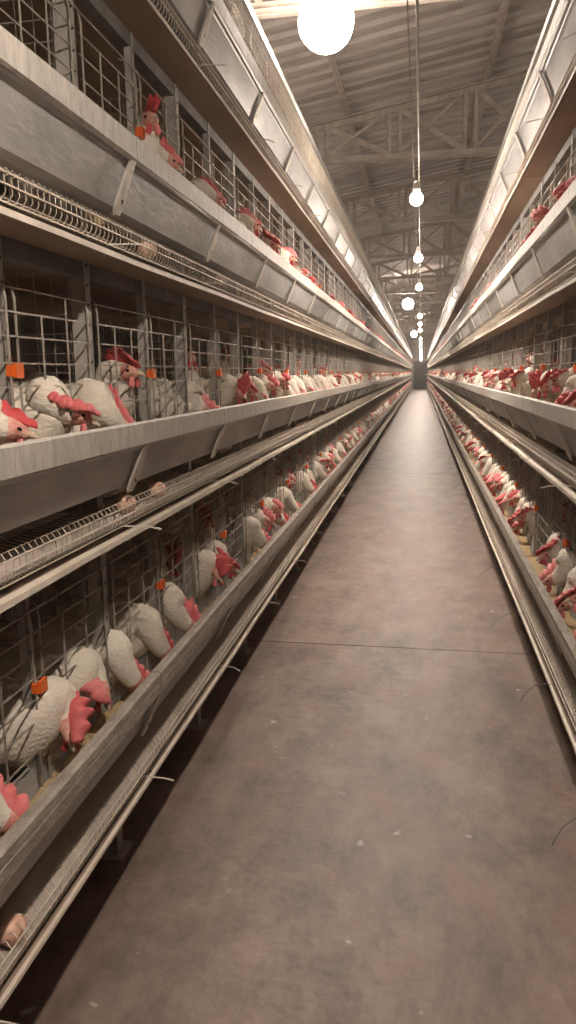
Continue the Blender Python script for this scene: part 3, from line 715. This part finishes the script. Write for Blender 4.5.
for i, (side, s, X, t, k, y, ob, rot, v, pose) in enumerate(OTHERS):
    if i < n_single:
        key = (side, t, k, ob == 0.50, pose); seen_in[key] = seen_in.get(key, 0) + 1
        n = k - first_seen[side]; c = ORD[max(0, min(n, 19))]
        nth = '' if seen_in[key] == 1 else ['', 'another ', 'a third ', 'a fourth '][min(seen_in[key] - 1, 3)]
        where = 'back of' if ob == 0.50 else 'front of'
        label = f'{nth}white hen {pose}, {where} {c} cage, {side} {TIERS[t]} tier'
        grp = f'hens of the {side} {TIERS[t]} tier'
        if i < n_full: place_full(LIB[v][1], X, s, ob, y, t, rot, label, grp)
        else: tag(obj('hen', LIB[v][2], None, (X + s * ob, y, LIPZ[t] + FLOOR_DZ), rot), label, 'hen', grp)
    else: stuff.setdefault((side, t), []).append((X + s * ob, y, LIPZ[t] + FLOOR_DZ, rot, v))
for (side, t), lst in stuff.items():
    b = MB()
    for (x, y, z, rot, v) in lst:
        fb = LIB[v][3]; c, sn = cos(rot), sin(rot); o = len(b.v)
        b.v += [(x + p[0] * c - p[1] * sn, y + p[0] * sn + p[1] * c, z + p[2]) for p in fb.v]
        b.f += [tuple(q + o for q in f) for f in fb.f]; b.m += fb.m; b.smooth += fb.smooth
    ob = obj('distant_hens', b.mesh('distant_hens', ['feather', 'face', 'comb', 'beak', 'eye', 'shank']))
    tag(ob, f'crowd of white hens far along the {side} row, {TIERS[t]} tier', 'hens', 'distant hens', 'stuff')

# ------------------------------------------------------------------ eggs in the trays
def egg_mesh():
    b = MB(); c = []
    for i in range(9):
        u = i / 8; x = -0.029 + 0.058 * u; r = 0.0222 * sqrt(max(0.0, 1 - (x / 0.029) ** 2)) * (1 + 0.10 * (-x / 0.029))
        c.append((x, 0, 0.0222, max(r, 0.001), max(r, 0.001)))
    loft(b, c, 2, 14); return b.mesh('egg', ['egg'])
EM = egg_mesh()
for side, X, s, t, y, o, rz, lab in (('left', XL, -1, 1, 1.685, 0.036, 1.2, 'pale brown egg resting in the left middle tray'), ('left', XL, -1, 1, 1.900, 0.034, 0.3, 'brown egg half hidden behind the wires beyond the pale egg'),
                               ('left', XL, -1, 2, 1.90, 0.030, 1.4, 'brown egg against the wires of the left upper tray'), ('left', XL, -1, 0, 1.03, 0.030, 1.5, 'brown egg in the bottom tray at the lower left corner'),
                               ('right', XR, 1, 2, 3.05, 0.036, 0.5, 'brown egg in the right upper tray near the picture edge')):
    tag(obj('egg', EM, None, (X + s * (o + (0.020 if t == 0 else 0.038)), y, LIPZ[t] - (0.2275 if t == 0 else 0.2185)), rz), lab, 'egg', 'eggs in the trays')

# ------------------------------------------------------------------ lamps on the aisle line
def globe(r, m, seg, n):
    b = MB(); c = []
    for i in range(n + 1):
        a = -pi / 2 + (pi - 0.45) * i / n; c.append((sin(a) * r, cos(a) * r))
    vs = []
    for (z, rr) in c:
        for k in range(seg): vs.append((cos(2 * pi * k / seg) * max(rr, 0.0005), sin(2 * pi * k / seg) * max(rr, 0.0005), z))
    fs = [(i * seg + k, i * seg + (k + 1) % seg, (i + 1) * seg + (k + 1) % seg, (i + 1) * seg + k) for i in range(n) for k in range(seg)]
    b.add(vs, fs, 0, True); return b.mesh('globe', [m])
GN = globe(0.033, 'bulb_fill', 8, 6)
GS, GB = globe(0.033, 'bulb_small', 10, 7), globe(0.162, 'bulb_big', 16, 12)
LAMP_Z = CAM_H + 0.87; BIG_Z = CAM_H + 2.00; CAB_Z = CAM_H + 1.00
def socket_mesh(r): return MB().tube([(0, 0, r * 0.9), (0, 0, r * 0.9 + 0.015), (0, 0, r * 0.9 + 0.045), (0, 0, r * 0.9 + 0.055)], [0.019, 0.021, 0.017, 0.006], 10, smooth=True).mesh('socket', ['socket'])
SS, SB = socket_mesh(0.033), socket_mesh(0.162)
n_small = 0; n_big = 0
LAMPS = [(-0.041 + 0.0008 * n, 2.05 * n, False) for n in range(2, 28) if n not in (5, 9)] + [(-0.04, 0.62, False)] + [(-0.580, 4.75, True), (-0.421, 23.35, True), (-0.41, 41.4, True)]  # nearest small bulb is unseen, added to light the near hens
for x, y, big in LAMPS:
    r = root('hanging_bulb' if not big else 'globe_lamp', (x, y, BIG_Z if big else LAMP_Z))
    obj('globe', GB if big else GS, r); obj('socket', SB if big else SS, r)
    top = (CAB_Z if not big else roof_z(x) + 0.002 - BIG_Z + LAMP_Z) - LAMP_Z
    obj('cord', MB().tube([(0, 0, (0.162 if big else 0.033) * 0.9 + 0.05), (0, 0, top)], 0.0035, 5).mesh('cord', ['cord']), r)
    if big:
        lab = ['big glowing globe lamp nearest the camera at the top of the picture', 'big glowing globe lamp hanging on a long dark cord midway down the aisle', 'big glowing globe lamp far down the aisle above the vanishing rows'][n_big] if n_big < 3 else 'tiny distant globe lamp near the vanishing point'
        n_big += 1; tag(r, lab, 'lamp', 'big globe lamps')
    else:
        lab = 'unseen small bulb added above the camera to light the near hens' if y < 1 else f'small glowing bulb on the cable line, {ORD[n_small]} counted down from the top' if n_small < 6 else 'small glowing bulb in the distant string of lights'
        n_small += 1; tag(r, lab, 'lamp', 'small bulbs along the aisle')
# unseen fill bulbs behind the cage rows, added to light the roof
for side, x in (('left', -2.42), ('right', 2.6)):
    for i in range(13):
        y = 1.2 + 4.1 * i
        r = root('hanging_bulb', (x, y, CAM_H + 1.45)); obj('globe', GN, r); obj('socket', SS, r)
        obj('cord', MB().tube([(0, 0, 0.033 * 0.9 + 0.05), (0, 0, roof_z(x) + 0.002 - CAM_H - 1.45)], 0.0035, 5).mesh('cord', ['cord']), r)
        tag(r, f'unseen bulb added to light the roof, behind the {side} cage row', 'lamp', f'bulbs added for roof light behind the {side} row')
tag(obj('cable', MB().tube([(-0.030, YBACK + (YEND - YBACK) * i / 120, CAB_Z + 0.004 * sin(i * 1.3)) for i in range(121)], 0.0045, 6, smooth=True).mesh('cable', ['cable'])), 'pale power cable running along the aisle just above the bulbs', 'cable')
tag(obj('support_wire', MB().tube([(-0.060, YBACK, CAB_Z + 0.07), (-0.060, YEND, CAB_Z + 0.07)], 0.0025, 5, smooth=True).mesh('support_wire', ['cable'])), 'thin steel support wire beside the power cable above the aisle', 'wire')

# ------------------------------------------------------------------ dusty air
hm = bpy.data.materials.new('dusty_air'); hm.use_nodes = True; nt = hm.node_tree; nt.nodes.remove(nt.nodes['Principled BSDF'])
sv = nt.nodes.new('ShaderNodeVolumeScatter'); sv.inputs['Color'].default_value = (1.0, 0.93, 0.85, 1); sv.inputs['Density'].default_value = 0.0024; sv.inputs['Anisotropy'].default_value = 0.45
nt.links.new(sv.outputs[0], nt.nodes['Material Output'].inputs['Volume']); MATS['dusty_air'] = hm
air = obj('dusty_air', MB().box((WALL_L + 0.01, YBACK + 0.01, 0.01), (WALL_R - 0.01, YEND - 0.1, 3.6)).mesh('dusty_air', ['dusty_air']))
tag(air, 'faint dusty haze hanging in the air of the aisle', 'haze', kind='stuff')
